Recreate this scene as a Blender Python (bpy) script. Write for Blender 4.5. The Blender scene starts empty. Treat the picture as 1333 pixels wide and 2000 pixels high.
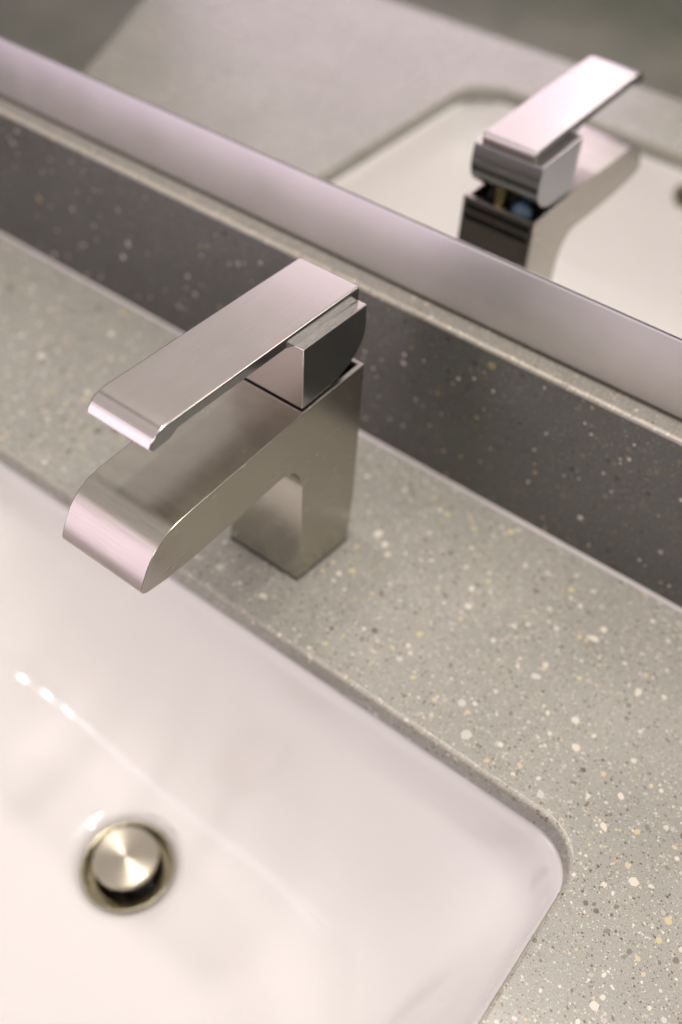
import bpy, bmesh, math, random
from mathutils import Vector, Matrix

random.seed(7)
S = bpy.context.scene
COL = S.collection

# ------------------------------------------------------------------ camera
cam_d = bpy.data.cameras.new('camera')
cam = bpy.data.objects.new('camera', cam_d); COL.objects.link(cam)
fw = Vector((-0.37731506, 0.56016399, -0.73746162)).normalized()
rt = Vector((0.7957234, 0.60348591, 0.05127406)).normalized()
up = rt.cross(fw).normalized()
M = Matrix((rt, up, -fw)).transposed().to_4x4()
M.translation = Vector((0.23273, -0.34808, 0.43207))
cam.matrix_world = M
cam_d.sensor_fit = 'VERTICAL'; cam_d.sensor_height = 36.0; cam_d.sensor_width = 24.0
cam_d.lens = 35.6
cam_d.clip_start = 0.01; cam_d.clip_end = 60
cam_d.dof.use_dof = True
cam_d.dof.focus_distance = 0.428
cam_d.dof.aperture_fstop = 3.7
S.camera = cam

# ------------------------------------------------------------------ light
w = bpy.data.worlds.new('World'); S.world = w; w.use_nodes = True
bg = w.node_tree.nodes['Background']
bg.inputs['Color'].default_value = (1.0, 0.94, 0.93, 1)
bg.inputs['Strength'].default_value = 0.15

def area(name, loc, sx, sy, power, col, rot=(0, 0, 0), shape='RECTANGLE'):
    d = bpy.data.lights.new(name, 'AREA'); d.shape = shape
    d.size = sx
    if shape in ('RECTANGLE', 'ELLIPSE'): d.size_y = sy
    d.energy = power; d.color = col
    o = bpy.data.objects.new(name, d); COL.objects.link(o)
    o.location = loc; o.rotation_euler = rot
    return o
def panel(name, loc, sx, sy, L, col, rot=(0, 0, 0)):
    """rectangular luminaire given by its radiance"""
    return area(name, loc, sx, sy, L*math.pi*sx*sy, col, rot)
panel('added_ceiling_panel', (-0.6, -1.33, 1.73), 3.0, 2.55, 0.46, (1.0, 0.89, 0.85))  # dim light panel added in place of the unseen bright ceiling
panel('added_ceiling_panel', (-1.55, -2.20, 1.70), 1.7, 0.9, 1.0, (1.0, 0.82, 0.97))  # lavender front part of the unseen ceiling, as an added panel
panel('window_light', (-1.95, -2.80, 0.62), 2.1, 2.2, 1.8, (1.0, 0.80, 0.97), (math.radians(90), 0, 0))
# row of lamps over the mirror
for i in range(5):
    d = bpy.data.lights.new('vanity_lamp', 'POINT'); d.energy = 8.5; d.color = (1.0, 0.92, 0.86); d.shadow_soft_size = 0.035
    o = bpy.data.objects.new('vanity_lamp', d); COL.objects.link(o); o.location = (-0.22 + 0.2*i, 0.0, 1.12)
# row of small ceiling spots towards the front left of the room
for sx_, sw_ in ((0.06, 0.11), (-0.32, 0.10), (-0.60, 0.07), (-0.83, 0.05)):
    panel('ceiling_spot', (sx_, -2.50, 1.70), sw_, 0.40, 40, (1.0, 0.93, 0.92))
panel('added_ceiling_panel', (2.15, -1.75, 1.72), 1.4, 1.4, 6.0, (1.0, 0.91, 0.83))  # added warm fill from the front right, no lamp known there

S.view_settings.view_transform = 'Standard'
S.view_settings.look = 'None'
S.view_settings.exposure = 0.22
S.view_settings.gamma = 1.0
S.view_settings.use_curve_mapping = False
S.cycles.max_bounces = 14
S.cycles.glossy_bounces = 8
S.cycles.sample_clamp_indirect = 6

# ------------------------------------------------------------------ helpers
def tag(o, label=None, cat=None, kind=None, group=None):
    if label: o['label'] = label
    if cat: o['category'] = cat
    if kind: o['kind'] = kind
    if group: o['group'] = group
    return o

def obj(name, bm, mat, parent=None, smooth=None, wn=False):
    me = bpy.data.meshes.new(name)
    bm.normal_update(); bm.to_mesh(me); bm.free()
    o = bpy.data.objects.new(name, me); COL.objects.link(o)
    if mat: me.materials.append(mat)
    if smooth is not None:
        for p in me.polygons: p.use_smooth = True
        me.set_sharp_from_angle(angle=math.radians(smooth))
    if wn:
        m = o.modifiers.new('wn', 'WEIGHTED_NORMAL'); m.keep_sharp = True; m.weight = 80
    if parent: o.parent = parent
    return o

def empty(name, loc=(0, 0, 0)):
    o = bpy.data.objects.new(name, None); COL.objects.link(o); o.location = loc
    o.empty_display_size = 0.02
    return o

def prism_x(prof, x0, x1):
    """closed (y,z) outline pushed along X"""
    bm = bmesh.new()
    a = [bm.verts.new((x0, y, z)) for y, z in prof]
    b = [bm.verts.new((x1, y, z)) for y, z in prof]
    n = len(prof)
    bm.faces.new(a); bm.faces.new(b[::-1])
    for i in range(n):
        bm.faces.new((a[i], b[i], b[(i+1) % n], a[(i+1) % n]))
    bmesh.ops.recalc_face_normals(bm, faces=bm.faces)
    return bm

def bevel_sharp(bm, width, seg=3, ang=30):
    es = [e for e in bm.edges if len(e.link_faces) == 2 and e.calc_face_angle(0) > math.radians(ang)]
    bmesh.ops.bevel(bm, geom=es, offset=width, segments=seg, profile=0.5, affect='EDGES', clamp_overlap=True)

def arc(cy, cz, r, a0, a1, n):
    return [(cy + r*math.cos(math.radians(a0 + (a1-a0)*i/n)), cz + r*math.sin(math.radians(a0 + (a1-a0)*i/n))) for i in range(n+1)]

def lathe(prof, n=48, cx=0, cy=0):
    bm = bmesh.new(); rings = []
    for r, z in prof:
        if r < 1e-6: rings.append([bm.verts.new((cx, cy, z))])
        else: rings.append([bm.verts.new((cx + r*math.cos(2*math.pi*i/n), cy + r*math.sin(2*math.pi*i/n), z)) for i in range(n)])
    for A, B in zip(rings, rings[1:]):
        for i in range(n):
            j = (i+1) % n
            if len(A) == 1 and len(B) == 1: continue
            if len(A) == 1: bm.faces.new((A[0], B[i], B[j]))
            elif len(B) == 1: bm.faces.new((A[i], B[0], A[j]))
            else: bm.faces.new((A[i], B[i], B[j], A[j]))
    bmesh.ops.recalc_face_normals(bm, faces=bm.faces)
    return bm

# ------------------------------------------------------------------ materials
def newmat(name):
    m = bpy.data.materials.new(name); m.use_nodes = True
    nt = m.node_tree; nt.nodes.clear()
    out = nt.nodes.new('ShaderNodeOutputMaterial'); b = nt.nodes.new('ShaderNodeBsdfPrincipled')
    nt.links.new(b.outputs[0], out.inputs[0])
    return m, nt, b
def N(nt, t, **k):
    n = nt.nodes.new(t)
    for a, v in k.items(): setattr(n, a, v)
    return n
def coords(nt, scale=(1, 1, 1)):
    tc = N(nt, 'ShaderNodeTexCoord'); mp = N(nt, 'ShaderNodeMapping')
    mp.inputs['Scale'].default_value = scale
    nt.links.new(tc.outputs['Object'], mp.inputs[0])
    return mp.outputs[0]
def ramp(nt, inp, stops, interp='LINEAR'):
    r = N(nt, 'ShaderNodeValToRGB'); r.color_ramp.interpolation = interp
    el = r.color_ramp.elements
    while len(el) < len(stops): el.new(0.5)
    for e, (p, c) in zip(el, stops):
        e.position = p; e.color = c if len(c) == 4 else (*c, 1)
    nt.links.new(inp, r.inputs[0]); return r.outputs[0]
def noise(nt, vec, scale, detail=3, rough=0.5):
    n = N(nt, 'ShaderNodeTexNoise'); n.inputs['Scale'].default_value = scale
    n.inputs['Detail'].default_value = detail; n.inputs['Roughness'].default_value = rough
    nt.links.new(vec, n.inputs['Vector']); return n.outputs[0]
def mix(nt, fac, a, b, typ='MIX'):
    m = N(nt, 'ShaderNodeMix', data_type='RGBA', blend_type=typ)
    for s, v in ((m.inputs['Factor'], fac), (m.inputs['A'], a), (m.inputs['B'], b)):
        if isinstance(v, (int, float)): s.default_value = v
        elif isinstance(v, tuple): s.default_value = v if len(v) == 4 else (*v, 1)
        else: nt.links.new(v, s)
    return m.outputs['Result']
def mathn(nt, op, a, b=None):
    m = N(nt, 'ShaderNodeMath', operation=op)
    for s, v in zip(m.inputs, (a, b)):
        if v is None: continue
        if isinstance(v, (int, float)): s.default_value = v
        else: nt.links.new(v, s)
    return m.outputs[0]

def steel(name, brush, base=(0.60, 0.56, 0.515), rough=0.24, bump=0.05, spots=True, grain=0.10, mark=0.12):
    m, nt, b = newmat(name)
    v = coords(nt, brush)
    n1 = noise(nt, v, 1.0, 4, 0.6)
    v2 = coords(nt)
    n2 = noise(nt, v2, 45, 4, 0.6)
    n3 = noise(nt, v2, 420, 3, 0.7)
    col = mix(nt, 1.0, base, ramp(nt, n1, [(0.3, (1-grain,)*3), (0.7, (1, 1, 1))]), 'MULTIPLY')
    if spots:   # dried water marks and fingerprints
        sp = ramp(nt, mathn(nt, 'MULTIPLY', ramp(nt, n2, [(0.55, (0, 0, 0)), (0.75, (1, 1, 1))]), ramp(nt, n3, [(0.5, (0, 0, 0)), (0.68, (1, 1, 1))])), [(0, (0, 0, 0)), (1, (1, 1, 1))])
        col = mix(nt, mathn(nt, 'MULTIPLY', sp, mark), col, (0.62, 0.60, 0.56))
    nt.links.new(col, b.inputs['Base Color'])
    b.inputs['Metallic'].default_value = 1.0
    r = mathn(nt, 'ADD', mathn(nt, 'MULTIPLY', n1, grain), mathn(nt, 'MULTIPLY', n2, 0.10))
    nt.links.new(mathn(nt, 'ADD', r, rough - 0.10), b.inputs['Roughness'])
    bp = N(nt, 'ShaderNodeBump'); bp.inputs['Strength'].default_value = bump; bp.inputs['Distance'].default_value = 0.0004
    nt.links.new(n1, bp.inputs['Height']); nt.links.new(bp.outputs[0], b.inputs['Normal'])
    return m

STEEL_BODY = steel('brushed_steel_body', (60, 60, 1800), base=(0.46, 0.435, 0.38), rough=0.25, bump=0.0, spots=False)
STEEL_LEVER = steel('brushed_steel_lever', (1800, 50, 1800), base=(0.60, 0.56, 0.53), rough=0.25, bump=0.002, grain=0.04, mark=0.25)
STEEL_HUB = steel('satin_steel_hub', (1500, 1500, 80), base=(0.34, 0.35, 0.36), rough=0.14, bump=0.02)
STEEL_DRAIN = steel('turned_steel_drain', (300, 300, 300), base=(0.44, 0.405, 0.29), rough=0.26, bump=0.03)

def terrazzo(name, tone):
    m, nt, b = newmat(name)
    v = coords(nt)
    g = noise(nt, v, 14, 4, 0.6)
    base = ramp(nt, g, [(0.3, (0.236, 0.231, 0.206)), (0.7, (0.278, 0.271, 0.243))])
    f = noise(nt, v, 1400, 2, 0.7)
    base = mix(nt, 1.0, base, ramp(nt, f, [(0.3, (0.70, 0.70, 0.70)), (0.5, (1, 1, 1)), (0.72, (1.25, 1.25, 1.22))]), 'MULTIPLY')
    def chips(scale, rad, keep, cols, prev, off):
        mp = N(nt, 'ShaderNodeMapping'); mp.inputs['Location'].default_value = (off, off*1.7, off*0.3)
        nt.links.new(v, mp.inputs[0])
        wn = N(nt, 'ShaderNodeTexNoise'); wn.inputs['Scale'].default_value = scale*1.1
        nt.links.new(mp.outputs[0], wn.inputs['Vector'])
        add = N(nt, 'ShaderNodeVectorMath', operation='MULTIPLY_ADD')
        nt.links.new(wn.outputs['Color'], add.inputs[0]); add.inputs[1].default_value = (0.55/scale,)*3
        nt.links.new(mp.outputs[0], add.inputs[2])
        vo = N(nt, 'ShaderNodeTexVoronoi'); vo.inputs['Scale'].default_value = scale
        nt.links.new(add.outputs[0], vo.inputs['Vector'])
        sep = N(nt, 'ShaderNodeSeparateColor'); nt.links.new(vo.outputs['Color'], sep.inputs[0])
        # radius differs from chip to chip
        rr = mathn(nt, 'MULTIPLY', mathn(nt, 'ADD', mathn(nt, 'MULTIPLY', sep.outputs[2], 0.7), 0.4), rad)
        inside = mathn(nt, 'LESS_THAN', vo.outputs['Distance'], rr)
        on = mathn(nt, 'GREATER_THAN', sep.outputs[0], 1.0 - keep)
        fac = mathn(nt, 'MULTIPLY', inside, on)
        c = ramp(nt, sep.outputs[1], cols, 'CONSTANT')
        return mix(nt, fac, prev, c)
    cols = [(0.0, (0.54, 0.51, 0.44)), (0.16, (0.42, 0.40, 0.35)), (0.45, (0.10, 0.085, 0.065)), (0.72, (0.17, 0.165, 0.145)), (0.86, (0.46, 0.38, 0.22)), (0.94, (0.16, 0.08, 0.05))]
    c = chips(1150, 0.42, 0.30, cols, base, 0.3)
    c = chips(620, 0.40, 0.22, cols, c, 1.1)
    c = chips(400, 0.38, 0.18, [(0.0, (0.12, 0.10, 0.075)), (0.3, (0.20, 0.19, 0.165)), (0.5, (0.40, 0.37, 0.31)), (0.7, (0.44, 0.36, 0.22)), (0.85, (0.52, 0.49, 0.42)), (0.95, (0.17, 0.09, 0.055))], c, 2.3)
    c = chips(235, 0.34, 0.20, [(0.0, (0.50, 0.465, 0.395)), (0.3, (0.36, 0.34, 0.30)), (0.5, (0.46, 0.38, 0.24)), (0.65, (0.15, 0.135, 0.105)), (0.85, (0.20, 0.20, 0.175))], c, 4.7)
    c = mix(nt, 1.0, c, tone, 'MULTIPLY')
    nt.links.new(c, b.inputs['Base Color'])
    sm = noise(nt, v, 25, 3)
    nt.links.new(mathn(nt, 'ADD', mathn(nt, 'MULTIPLY', sm, 0.12), 0.20), b.inputs['Roughness'])
    b.inputs['IOR'].default_value = 1.5
    bp = N(nt, 'ShaderNodeBump'); bp.inputs['Strength'].default_value = 0.08; bp.inputs['Distance'].default_value = 0.0003
    nt.links.new(f, bp.inputs['Height']); nt.links.new(bp.outputs[0], b.inputs['Normal'])
    return m
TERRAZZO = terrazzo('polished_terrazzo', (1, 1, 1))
LIT_EDGE = terrazzo('lit_terrazzo_edge', (1.22, 1.17, 1.12))  # edge highlight put into the colour as a lighter terrazzo
SHADED_TERRAZZO = terrazzo('shaded_polished_terrazzo', (0.32, 0.325, 0.33))  # backsplash shade put into a darker copy of the terrazzo

def plain(name, col, rough=0.4, metal=0.0, var=0.08, scale=60, coat=0.0):
    m, nt, b = newmat(name)
    v = coords(nt); n = noise(nt, v, scale, 4, 0.6)
    lo = tuple(c*(1-var) for c in col); hi = tuple(min(1, c*(1+var)) for c in col)
    nt.links.new(ramp(nt, n, [(0.3, lo), (0.7, hi)]), b.inputs['Base Color'])
    nt.links.new(mathn(nt, 'ADD', mathn(nt, 'MULTIPLY', n, 0.1), max(0.0, rough-0.05)), b.inputs['Roughness'])
    b.inputs['Metallic'].default_value = metal
    b.inputs['Coat Weight'].default_value = coat
    b.inputs['Coat Roughness'].default_value = 0.04
    return m
PORCELAIN = plain('white_glazed_ceramic', (0.685, 0.665, 0.655), 0.10, var=0.012, scale=9, coat=0.3)
FRAME = plain('satin_aluminium', (0.69, 0.665, 0.665), 0.50, 1.0, var=0.04, scale=30)
DARKGAP = plain('dark_gap_fill', (0.035, 0.033, 0.03), 0.6)
CAULK = plain('grey_silicone', (0.42, 0.39, 0.38), 0.3)
RUBBER = plain('black_plastic', (0.012, 0.012, 0.011), 0.35)
BRASS = plain('dull_brass', (0.45, 0.37, 0.17), 0.3, 1.0)
BLUE = plain('blue_plastic', (0.10, 0.17, 0.27), 0.35)
CHIPM = [plain('stone_chip_cream', (0.51, 0.47, 0.40), 0.28, var=0.10, scale=500),
         plain('stone_chip_ochre', (0.43, 0.37, 0.20), 0.28, var=0.14, scale=500),
         plain('stone_chip_grey', (0.42, 0.40, 0.365), 0.28, var=0.10, scale=500),
         plain('stone_chip_dark', (0.105, 0.088, 0.065), 0.28, var=0.25, scale=500),
         plain('stone_chip_green', (0.135, 0.145, 0.12), 0.28, var=0.2, scale=500)]

CHIPD = [plain('shaded_slab_chip_cream', (0.50, 0.465, 0.41), 0.28, var=0.2, scale=500),  # darker chip set, toned down to go with the painted shade
         plain('shaded_slab_chip_ochre', (0.30, 0.24, 0.13), 0.28, var=0.2, scale=500),
         plain('shaded_slab_chip_grey', (0.34, 0.33, 0.31), 0.28, var=0.2, scale=500),
         plain('shaded_slab_chip_black', (0.05, 0.042, 0.034), 0.28, var=0.25, scale=500),
         plain('shaded_slab_chip_green', (0.09, 0.10, 0.08), 0.28, var=0.2, scale=500)]

def mirror_mat():
    m, nt, b = newmat('mirror_silvering')
    v = coords(nt); n = noise(nt, v, 6, 3)
    nt.links.new(ramp(nt, n, [(0.3, (0.90, 0.905, 0.89)), (0.7, (0.92, 0.92, 0.91))]), b.inputs['Base Color'])
    b.inputs['Metallic'].default_value = 1; b.inputs['Roughness'].default_value = 0.0
    return m
MIRROR = mirror_mat()

def floor_mat():
    m, nt, b = newmat('dark_floor_tile')
    v = coords(nt); n = noise(nt, v, 3.0, 5, 0.6); n2 = noise(nt, v, 60, 3)
    c = ramp(nt, n, [(0.3, (0.13, 0.14, 0.10)), (0.55, (0.21, 0.22, 0.17)), (0.8, (0.32, 0.30, 0.23))])
    c = mix(nt, 0.3, c, ramp(nt, n2, [(0.3, (0.08, 0.08, 0.06)), (0.7, (0.26, 0.25, 0.21))]))
    nt.links.new(c, b.inputs['Base Color']); b.inputs['Roughness'].default_value = 0.5
    return m

# ------------------------------------------------------------------ setting
SX0, SX1, SYB, SYF = -0.2300, 0.2203, -0.1100, -0.4060   # sink cut-out

def rrect(off, rb, rf, n=10, x0=SX0, x1=SX1, yb=SYB, yf=SYF):
    """rounded rectangle grown by off, counter-clockwise from the back right corner"""
    pts = []
    cs = [(x1, yb, 0, rb, -1, -1), (x0, yb, 90, rb, 1, -1), (x0, yf, 180, rf, 1, 1), (x1, yf, 270, rf, -1, 1)]
    for cx, cy, a0, r, sx, sy in cs:
        for i in range(n+1):
            a = math.radians(a0 + 90*i/n)
            pts.append((cx + sx*r + (r+off)*math.cos(a), cy + sy*r + (r+off)*math.sin(a)))
    return pts
def densify(pts, step=0.012):
    out = []
    for i, p in enumerate(pts):
        q = pts[(i+1) % len(pts)]
        d = math.hypot(q[0]-p[0], q[1]-p[1]); k = max(1, int(d/step))
        for j in range(k): out.append((p[0]+(q[0]-p[0])*j/k, p[1]+(q[1]-p[1])*j/k))
    return out
RB, RF = 0.024, 0.040

# floor seen in the mirror beyond the counter
bm = bmesh.new()
bmesh.ops.create_grid(bm, x_segments=1, y_segments=1, size=2.6)
bmesh.ops.translate(bm, verts=bm.verts, vec=(0, -1.6, -0.86))
tag(obj('floor', bm, floor_mat()), 'dark olive floor reflected beyond the counter edge', kind='structure')

# countertop slab with the cut-out
YS = 0.0410      # face of the backsplash
outer = [(0.75, 0.075), (-0.475, 0.075), (-0.505, -0.150), (-0.685, -0.505), (0.75, -0.505)]
bm = bmesh.new()
def ring(pts, z): return [bm.verts.new((x, y, z)) for x, y in pts]
def band(A, B):
    n = len(A)
    for i in range(n): bm.faces.new((A[i], A[(i+1) % n], B[(i+1) % n], B[i]))
def hole_prof():
    r = 0.0022
    for k in range(5):
        a = math.radians(90*k/4)
        yield r*(1-math.sin(a)), -r*(1-math.cos(a))
    yield 0.0, -0.0135
    yield 0.0006, -0.0143
    yield 0.03, -0.0143
bm.free(); bm = bmesh.new()
base_pts = densify(rrect(0, RB, RF))
def offset_ring(off, z, pts=None):
    P = pts or base_pts; n = len(P); res = []
    for i in range(n):
        a, b = P[i-1], P[(i+1) % n]
        tx, ty = b[0]-a[0], b[1]-a[1]; l = math.hypot(tx, ty)
        res.append(bm.verts.new((P[i][0] + off*ty/l, P[i][1] - off*tx/l, z)))
    return res
rings = [offset_ring(o, z) for o, z in hole_prof()]
for A, B in zip(rings, rings[1:]): band(A, B)
r0 = 0.003
def outring(off, z):
    cx = sum(p[0] for p in outer)/5; cy = sum(p[1] for p in outer)/5
    return [bm.verts.new((x - off*(1 if x > cx else -1), y - off*(1 if y > cy else -1), z)) for x, y in outer]
O = [outring(r0, 0), outring(r0*0.3, -r0*0.3), outring(0, -r0), outring(0, -0.045)]
for A, B in zip(O, O[1:]): band(B, A)
edges = []
for R in (rings[0], O[0]):
    for i in range(len(R)): edges.append(bm.edges.get((R[i], R[(i+1) % len(R)])))
bmesh.ops.triangle_fill(bm, edges=edges, use_beauty=True)
bmesh.ops.recalc_face_normals(bm, faces=bm.faces)
counter = obj('countertop', bm, TERRAZZO, smooth=35)
for p in counter.data.polygons:
    if p.normal.z > 0.999: p.use_smooth = False
counter.data.materials.append(LIT_EDGE)
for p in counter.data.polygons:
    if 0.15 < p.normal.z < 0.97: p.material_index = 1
tag(counter, 'polished grey beige terrazzo countertop with a rounded rectangular sink cutout', kind='structure')

# backsplash
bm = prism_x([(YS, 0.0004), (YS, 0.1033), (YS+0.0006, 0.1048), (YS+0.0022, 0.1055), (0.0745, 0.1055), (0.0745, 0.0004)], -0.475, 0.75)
splash = obj('backsplash', bm, SHADED_TERRAZZO, smooth=40)
splash.data.materials.append(LIT_EDGE); splash.data.materials.append(terrazzo('lit_backsplash_top_terrazzo', (0.72, 0.70, 0.68)))
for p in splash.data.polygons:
    if p.normal.z > 0.97: p.material_index = 2  # top in a lighter copy than the face, light from above painted in
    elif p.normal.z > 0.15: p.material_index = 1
tag(splash, 'terrazzo backsplash strip, shade painted into its dark face, standing below the mirror frame', kind='structure')
# bead of sealant where they meet
bm = prism_x([(YS+0.0003, 0.0001), (YS-0.0016, 0.0001), (YS-0.0011, 0.0008), (YS-0.0004, 0.0016), (YS+0.0003, 0.0022)], -0.475, 0.75)
obj('sealant_bead', bm, CAULK, splash, smooth=60)

# ------------------------------------------------------------------ stone chips set in the terrazzo
def chip_mesh(k):
    rnd = random.Random(100+k); bm = bmesh.new(); n = rnd.randint(5, 8)
    el = rnd.uniform(0.55, 1.0)
    rad = [rnd.uniform(0.66, 1.16) for _ in range(n)]
    t = [bm.verts.new((0.93*rad[i]*math.cos(2*math.pi*i/n), 0.93*el*rad[i]*math.sin(2*math.pi*i/n), 0.03)) for i in range(n)]
    b_ = [bm.verts.new((rad[i]*math.cos(2*math.pi*i/n), el*rad[i]*math.sin(2*math.pi*i/n), -0.4)) for i in range(n)]
    bm.faces.new(t)
    for i in range(n): bm.faces.new((b_[i], b_[(i+1) % n], t[(i+1) % n], t[i]))
    me = bpy.data.meshes.new('stone_chip'); bm.to_mesh(me); bm.free()
    return me
CH = []
for k in range(15):
    me = chip_mesh(k); me.materials.append(CHIPM[[0, 0, 3, 1, 2, 2, 3, 0, 1, 4, 0, 2, 3, 1, 0][k]]); CH.append(me)
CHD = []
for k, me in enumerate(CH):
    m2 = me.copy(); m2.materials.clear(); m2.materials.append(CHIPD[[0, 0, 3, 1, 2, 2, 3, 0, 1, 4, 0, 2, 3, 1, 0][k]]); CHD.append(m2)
def in_sink(x, y, m=0.006): return SX0-m < x < SX1+m and SYF-m < y < SYB+m
def in_body(x, y): return abs(x) < 0.031 and -0.083 < y < -0.024
rnd = random.Random(21)
placed = []
def add_chip(parent, loc, rot, r, meshes=CH):
    o = bpy.data.objects.new('stone_chip', rnd.choice(meshes)); COL.objects.link(o)
    o.parent = parent; o.location = loc; o.rotation_euler = rot; o.scale = (r, r, 0.0012)
cnt = 0
while cnt < 290:
    x = rnd.uniform(-0.36, 0.31); y = rnd.uniform(-0.30, 0.037)
    if x < -0.2 and y < -0.11 : continue
    if in_sink(x, y) or in_body(x, y): continue
    r = min(0.0035, 0.00135*math.exp(abs(rnd.gauss(0, 0.5))))
    if any((x-a)**2+(y-b)**2 < (r+c+0.0006)**2 for a, b, c in placed): continue
    placed.append((x, y, r)); add_chip(counter, (x, y, 0.0), (0, 0, rnd.uniform(0, 6.28)), r); cnt += 1
placed = []; cnt = 0
while cnt < 240:
    x = rnd.uniform(-0.38, 0.27); z = rnd.uniform(0.004, 0.101)
    r = min(0.0026, 0.0009*math.exp(abs(rnd.gauss(0, 0.5))))
    if any((x-a)**2+(z-b)**2 < (r+c+0.0006)**2 for a, b, c in placed): continue
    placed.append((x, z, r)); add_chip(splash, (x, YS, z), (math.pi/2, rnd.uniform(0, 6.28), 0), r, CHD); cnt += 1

# ------------------------------------------------------------------ mirror
YF_, YG, ZF = 0.0533, 0.0548, 0.1482
mirror = empty('wall_mirror', (0, 0.0575, 0.1075))
tag(mirror, 'wall mirror with a wide grey metal bottom frame above the backsplash', 'mirror')
def into(o, p):
    o.parent = p; o.matrix_parent_inverse = Matrix.Translation(-p.location); return o
bm = prism_x([(YG, ZF-0.003), (YG, 1.45), (YG+0.005, 1.45), (YG+0.005, ZF-0.003)], -1.1, 1.1)
into(obj('glass', bm, MIRROR), mirror)
bm = prism_x([(YF_+0.0005, 0.1078), (YF_, 0.1086), (YF_, ZF-0.0006), (YF_+0.0003, ZF), (YF_+0.0009, ZF), (YF_+0.0012, ZF-0.0008), (YF_+0.0012, ZF-0.006), (0.0605, ZF-0.006), (0.0605, 0.1078)], -1.1, 1.1)
into(obj('bottom_frame', bm, FRAME, smooth=40), mirror)
bm = prism_x([(YF_+0.00125, ZF-0.0008), (YF_+0.00125, ZF+0.0004), (YG-0.0001, ZF+0.0004), (YG-0.0001, ZF-0.0008)], -1.1, 1.1)
into(obj('lip_gap_shade', bm, DARKGAP), mirror)  # dark strip drawn in for the shaded gap behind the frame lip
bm = prism_x([(YF_+0.0035, 0.1056), (YF_+0.0035, 0.1077), (0.070, 0.1077), (0.070, 0.1056)], -0.475, 0.75)
into(obj('gap_strip', bm, DARKGAP), mirror)  # dark strip filling the gap below the frame

# ------------------------------------------------------------------ sink
sink = empty('sink', (-0.005, -0.258, -0.02))
tag(sink, 'white glazed undermount sink with rounded corners set into the terrazzo counter', 'sink')
DX, DY, DZ = 0.0, -0.204, -0.170
bm = bmesh.new()
def loop(ins, rr):
    """cut-out outline shrunk by ins, corner radius rr, with the same point layout at every level"""
    P = rrect(0, rr, rr, 12, SX0+ins, SX1-ins, SYB-ins, SYF+ins)
    out = []
    for c in range(4):
        C = P[c*13:(c+1)*13]; out += C
        q = P[((c+1)*13) % 52]; p = C[-1]; k = 40 if c % 2 == 0 else 26
        for j in range(1, k):
            t = j/k; out.append((p[0]+(q[0]-p[0])*t, p[1]+(q[1]-p[1])*t))
    return out
NR = len(loop(0, 0.02))
def sstep(t): t = max(0, min(1, t)); return t*t*(3-2*t)
levels = []
# wall: slight draft, then a wide cove, then a dished floor falling to the drain
Wt, Wb, I1, I2, Zc = -0.0146, -0.100, 0.014, 0.052, -0.1625
levels.append((-0.020, -0.0146, 0.05)); levels.append((0.0002, -0.0146, 0.0245)); levels.append((0.0010, -0.0156, 0.0245))
for k in range(1, 9):
    t = k/8; levels.append((0.001 + (I1-0.001)*t**1.3, Wt + (Wb-Wt)*t - 0.001, 0.0245 + 0.0355*t))
for k in range(1, 13):
    a = math.radians(90*k/12)*0.93
    levels.append((I1 + (I2-I1)*(1-math.cos(a)) , Wb - 0.001 + (Zc-Wb)*math.sin(a), 0.060 + 0.02*k/12))
prev = None
for ins, z, rr in levels:
    pts = loop(ins, rr)
    R = [bm.verts.new((x, y, z)) for x, y in pts]
    if prev: 
        for i in range(NR): bm.faces.new((prev[i], prev[(i+1) % NR], R[(i+1) % NR], R[i]))
    prev = R; last = pts; lz = z
# floor
angs = [math.atan2(y-DY, x-DX) for x, y in last]
for k in range(1, 19):
    t = k/18; s = t
    z = lz + (DZ + 0.0045 - lz)*sstep(t) if t < 1 else DZ + 0.0005
    pts = []
    for (x, y), a in zip(last, angs):
        cxr, cyr = DX + 0.036*math.cos(a), DY + 0.036*math.sin(a)
        pts.append((x+(cxr-x)*s, y+(cyr-y)*s))
    R = [bm.verts.new((x, y, z if k < 18 else DZ+0.0035)) for x, y in pts]
    for i in range(NR): bm.faces.new((prev[i], prev[(i+1) % NR], R[(i+1) % NR], R[i]))
    prev = R
for rr, z in ((0.0335, DZ+0.0028), (0.0315, DZ+0.0012), (0.0300, DZ-0.0010), (0.0285, DZ-0.0022), (0.0278, DZ-0.004), (0.0275, DZ-0.012), (0.0275, DZ-0.045)):
    R = [bm.verts.new((DX+rr*math.cos(a), DY+rr*math.sin(a), z)) for a in angs]
    for i in range(NR): bm.faces.new((prev[i], prev[(i+1) % NR], R[(i+1) % NR], R[i]))
    prev = R
bmesh.ops.recalc_face_normals(bm, faces=bm.faces)
soft = [v_ for v_ in bm.verts if v_.co.z < -0.055 and math.hypot(v_.co.x-DX, v_.co.y-DY) > 0.0345]
for _ in range(190): bmesh.ops.smooth_vert(bm, verts=soft, factor=0.5, use_axis_x=True, use_axis_y=True, use_axis_z=True)
basin = into(obj('basin', bm, PORCELAIN, smooth=60), sink)
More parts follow.
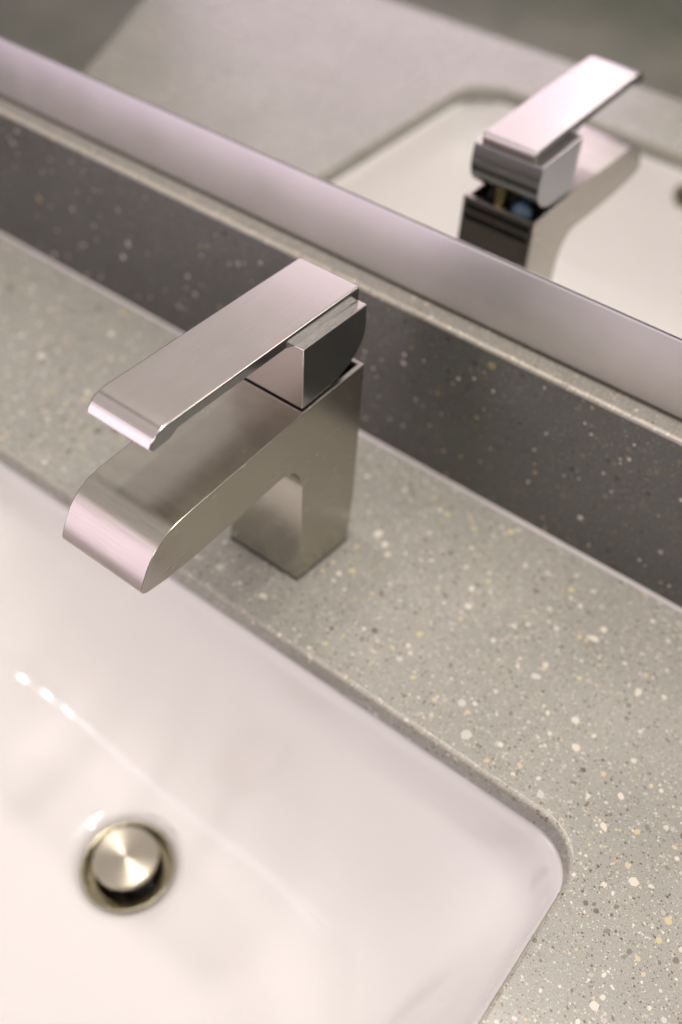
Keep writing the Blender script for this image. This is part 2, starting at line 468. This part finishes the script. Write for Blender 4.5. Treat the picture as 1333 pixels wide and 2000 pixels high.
# drain
bm = lathe([(0.0272, DZ-0.0026), (0.0282, DZ-0.0012), (0.0279, DZ-0.0002), (0.0270, DZ), (0.0260, DZ-0.0006), (0.0220, DZ-0.0034), (0.0188, DZ-0.0066), (0.0174, DZ-0.0105)], 64, DX, DY)
drain = into(obj('drain_flange', bm, STEEL_DRAIN, smooth=45), sink)
bm = lathe([(0.0174, DZ-0.0100), (0.0170, DZ-0.0115), (0.0168, DZ-0.0130), (0.0166, DZ-0.0405), (0, DZ-0.0405)], 48, DX, DY)
into(obj('drain_throat', bm, RUBBER, smooth=45), sink)
ZT = DZ + 0.0120
bm = lathe([(0, ZT+0.0004), (0.004, ZT+0.0004), (0.010, ZT+0.0003), (0.0182, ZT+0.0001), (0.0191, ZT-0.0007), (0.0195, ZT-0.0022), (0.0193, ZT-0.0036), (0.0176, ZT-0.0046), (0.0100, ZT-0.0060), (0.0065, ZT-0.012), (0.0065, ZT-0.045), (0, ZT-0.045)], 64, DX, DY)

def turned():
    m, nt, b = newmat('radial_brushed_steel')
    tc = N(nt, 'ShaderNodeTexCoord'); mp = N(nt, 'ShaderNodeMapping')
    mp.inputs['Location'].default_value = (-DX, -DY, 0)
    nt.links.new(tc.outputs['Object'], mp.inputs[0])
    tg = N(nt, 'ShaderNodeTangent'); tg.direction_type = 'RADIAL'; tg.axis = 'Z'
    ln = N(nt, 'ShaderNodeVectorMath', operation='LENGTH'); nt.links.new(mp.outputs[0], ln.inputs[0])
    b.inputs['Base Color'].default_value = (0.50, 0.46, 0.375, 1)
    b.inputs['Metallic'].default_value = 1
    b.inputs['Roughness'].default_value = 0.30
    b.inputs['Anisotropic'].default_value = 0.85; b.inputs['Anisotropic Rotation'].default_value = 0.25
    nt.links.new(tg.outputs[0], b.inputs['Tangent'])
    return m
st = obj('drain_stopper', bm, turned(), None, smooth=40)
for v_ in st.data.vertices: v_.co -= Vector((DX, DY, ZT))
st.location = (DX, DY, ZT)
into(st, sink)
# overflow ring in the front wall
bm = lathe([(0.0062, 0.0), (0.0068, 0.0012), (0.0100, 0.0016), (0.0116, 0.0008), (0.0118, -0.001)], 40)
ovr = obj('overflow_ring', bm, STEEL_DRAIN, None, smooth=50)
ovr.rotation_euler = (math.radians(-82), 0, 0); ovr.location = (0.0, -0.4035, -0.034)
into(ovr, sink)
bm = lathe([(0, 0.0006), (0.0063, 0.0006)], 40)
ovh = obj('overflow_hole', bm, RUBBER, None); ovh.rotation_euler = ovr.rotation_euler; ovh.location = ovr.location
into(ovh, sink)

# ------------------------------------------------------------------ faucet
faucet = empty('faucet', (0, -0.05, 0))
GASKET = plain('black_rubber_gasket', (0.015, 0.015, 0.014), 0.5)
tag(faucet, 'brushed steel single lever faucet standing on the terrazzo behind the sink', 'faucet')
H = 0.024
prof = [(-0.0275, 0.0010), (-0.0275, 0.030), (-0.0275, 0.1212), (-0.0740, 0.1212), (-0.1330, 0.1192)]
# rounded nose
prof += [(-0.1500, 0.1186), (-0.1570, 0.1181), (-0.1626, 0.1170), (-0.1672, 0.1150), (-0.1710, 0.1122), (-0.1743, 0.1088), (-0.1772, 0.1046), (-0.1795, 0.1002), (-0.1812, 0.0962), (-0.1815, 0.0945), (-0.1806, 0.0930), (-0.1785, 0.0918)]
prof += [(-0.1660, 0.0897), (-0.1480, 0.0888), (-0.1160, 0.0893), (-0.0930, 0.0903)]
prof += [(-0.0880, 0.0902), (-0.0835, 0.0888), (-0.0797, 0.0860), (-0.0767, 0.0820), (-0.0746, 0.0765), (-0.0738, 0.0700), (-0.0735, 0.030), (-0.0755, 0.0010)]
bm = prism_x(prof, -H, H)
# shallow tray in the top, behind the spout, that holds the cartridge
top = [f for f in bm.faces if f.normal.z > 0.99 and abs(f.calc_center_median().y + 0.0507) < 0.004][0]
bmesh.ops.inset_individual(bm, faces=[top], thickness=0.0026, use_even_offset=True)
r = bmesh.ops.extrude_discrete_faces(bm, faces=[top])
for f in r['faces']:
    bmesh.ops.translate(bm, verts=f.verts, vec=(0, 0, -0.009))
# foot swings a little wider towards the wall
for v_ in bm.verts:
    if v_.co.z < 0.0011 and v_.co.y > -0.05:
        v_.co.x *= 1.13; v_.co.y -= 0.0075
bmesh.ops.recalc_face_normals(bm, faces=bm.faces)
bevel_sharp(bm, 0.0006, 2, 35)
body = into(obj('body', bm, STEEL_BODY, smooth=32, wn=True), faucet)
# two grooves across the rear wall
for z in (0.1135, 0.1065):
    bm = prism_x([(-0.0274, z), (-0.0274, z+0.0045), (-0.0271, z+0.0045), (-0.0271, z)], -0.0215, 0.0215)
    into(obj('rear_slot', bm, RUBBER), body)
for o in [o for o in COL.objects if o.name.startswith('rear_slot')]:
    o.parent = body; o.matrix_parent_inverse = Matrix.Identity(4)
bm = prism_x([(-0.0348, 0.0002), (-0.0348, 0.0012), (-0.0759, 0.0012), (-0.0759, 0.0002)], -H-0.0001, H+0.0001)
for v_ in bm.verts:
    if v_.co.y > -0.05: v_.co.x *= 1.13
into(obj('gasket', bm, GASKET), faucet)
# aerator under the spout
bm = lathe([(0.0, 0.0890), (0.0085, 0.0890), (0.0085, 0.0866), (0.0100, 0.0862), (0.0108, 0.0870), (0.0108, 0.0905)], 32, 0, -0.160)
into(obj('aerator', bm, STEEL_DRAIN, smooth=40), faucet)

# cartridge
bm = lathe([(0, 0.1330), (0.0150, 0.1330), (0.0160, 0.1320), (0.0160, 0.1190), (0.0180, 0.1180), (0.0180, 0.1125), (0, 0.1125)], 40, 0, -0.0520)
cart = into(obj('cartridge', bm, RUBBER, smooth=40), faucet)
bm = lathe([(0, 0.1345), (0.0034, 0.1345), (0.0034, 0.1165), (0.0050, 0.1160), (0.0050, 0.1125), (0, 0.1125)], 24, -0.003, -0.0335)
o = obj('brass_screw', bm, BRASS, cart, smooth=40)
bm = bmesh.new(); bmesh.ops.create_uvsphere(bm, u_segments=24, v_segments=14, radius=0.0062)
bmesh.ops.scale(bm, verts=bm.verts, vec=(1, 0.8, 1)); bmesh.ops.translate(bm, verts=bm.verts, vec=(0.0115, -0.0345, 0.1205))
o = obj('blue_plug', bm, BLUE, cart, smooth=80)
# parts of the cartridge were modelled in world space; cart itself sits under the faucet empty
for ch in cart.children: ch.matrix_parent_inverse = Matrix.Identity(4)

# lever: plate on top, hub below
hz = 0.0
plate = [(-0.0268, 0.1546), (-0.0262, 0.1600), (-0.0268, 0.1619), (-0.0285, 0.1627)]
plate += [(-0.0600, 0.1636), (-0.1100, 0.1645), (-0.1480, 0.1652), (-0.1520, 0.1651), (-0.1550, 0.1646), (-0.1577, 0.1636), (-0.1599, 0.1620), (-0.1613, 0.1601), (-0.1620, 0.1584), (-0.1620, 0.1573), (-0.1613, 0.1566), (-0.1600, 0.1564)]
plate += [(-0.1515, 0.1566), (-0.1490, 0.1577), (-0.1465, 0.1592), (-0.1300, 0.1590), (-0.0800, 0.1580), (-0.0720, 0.1552)]
bm = prism_x(plate, -0.0175, 0.0175)
bevel_sharp(bm, 0.0011, 3, 40)
lever = into(obj('lever', bm, STEEL_LEVER, smooth=32, wn=True), faucet)
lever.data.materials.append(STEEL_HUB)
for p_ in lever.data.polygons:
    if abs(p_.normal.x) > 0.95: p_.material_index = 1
hub = [(-0.0738, 0.1222), (-0.0738, 0.1564), (-0.0272, 0.1550), (-0.0264, 0.1430), (-0.0270, 0.1385), (-0.0290, 0.1340), (-0.0330, 0.1296), (-0.0385, 0.1262), (-0.0450, 0.1238), (-0.0520, 0.1226), (-0.0600, 0.1222)]
bm = prism_x(hub, -0.0224, 0.0224)
bevel_sharp(bm, 0.0007, 2, 35)
hubo = into(obj('hub', bm, STEEL_HUB, smooth=32, wn=True), faucet)
hubo.data.materials.append(STEEL_LEVER)
for p_ in hubo.data.polygons:
    if p_.normal.y < -0.5 or p_.normal.z > 0.5: p_.material_index = 1  # front and ledge in lighter steel, their brighter reflections put into the colour
bm = prism_x([(-0.0775, 0.1560), (-0.0775, 0.1590), (-0.0730, 0.1590), (-0.0730, 0.1545)], -0.0150, 0.0150)
bevel_sharp(bm, 0.0004, 1, 35)
into(obj('lever_keel', bm, STEEL_HUB, smooth=32), faucet)
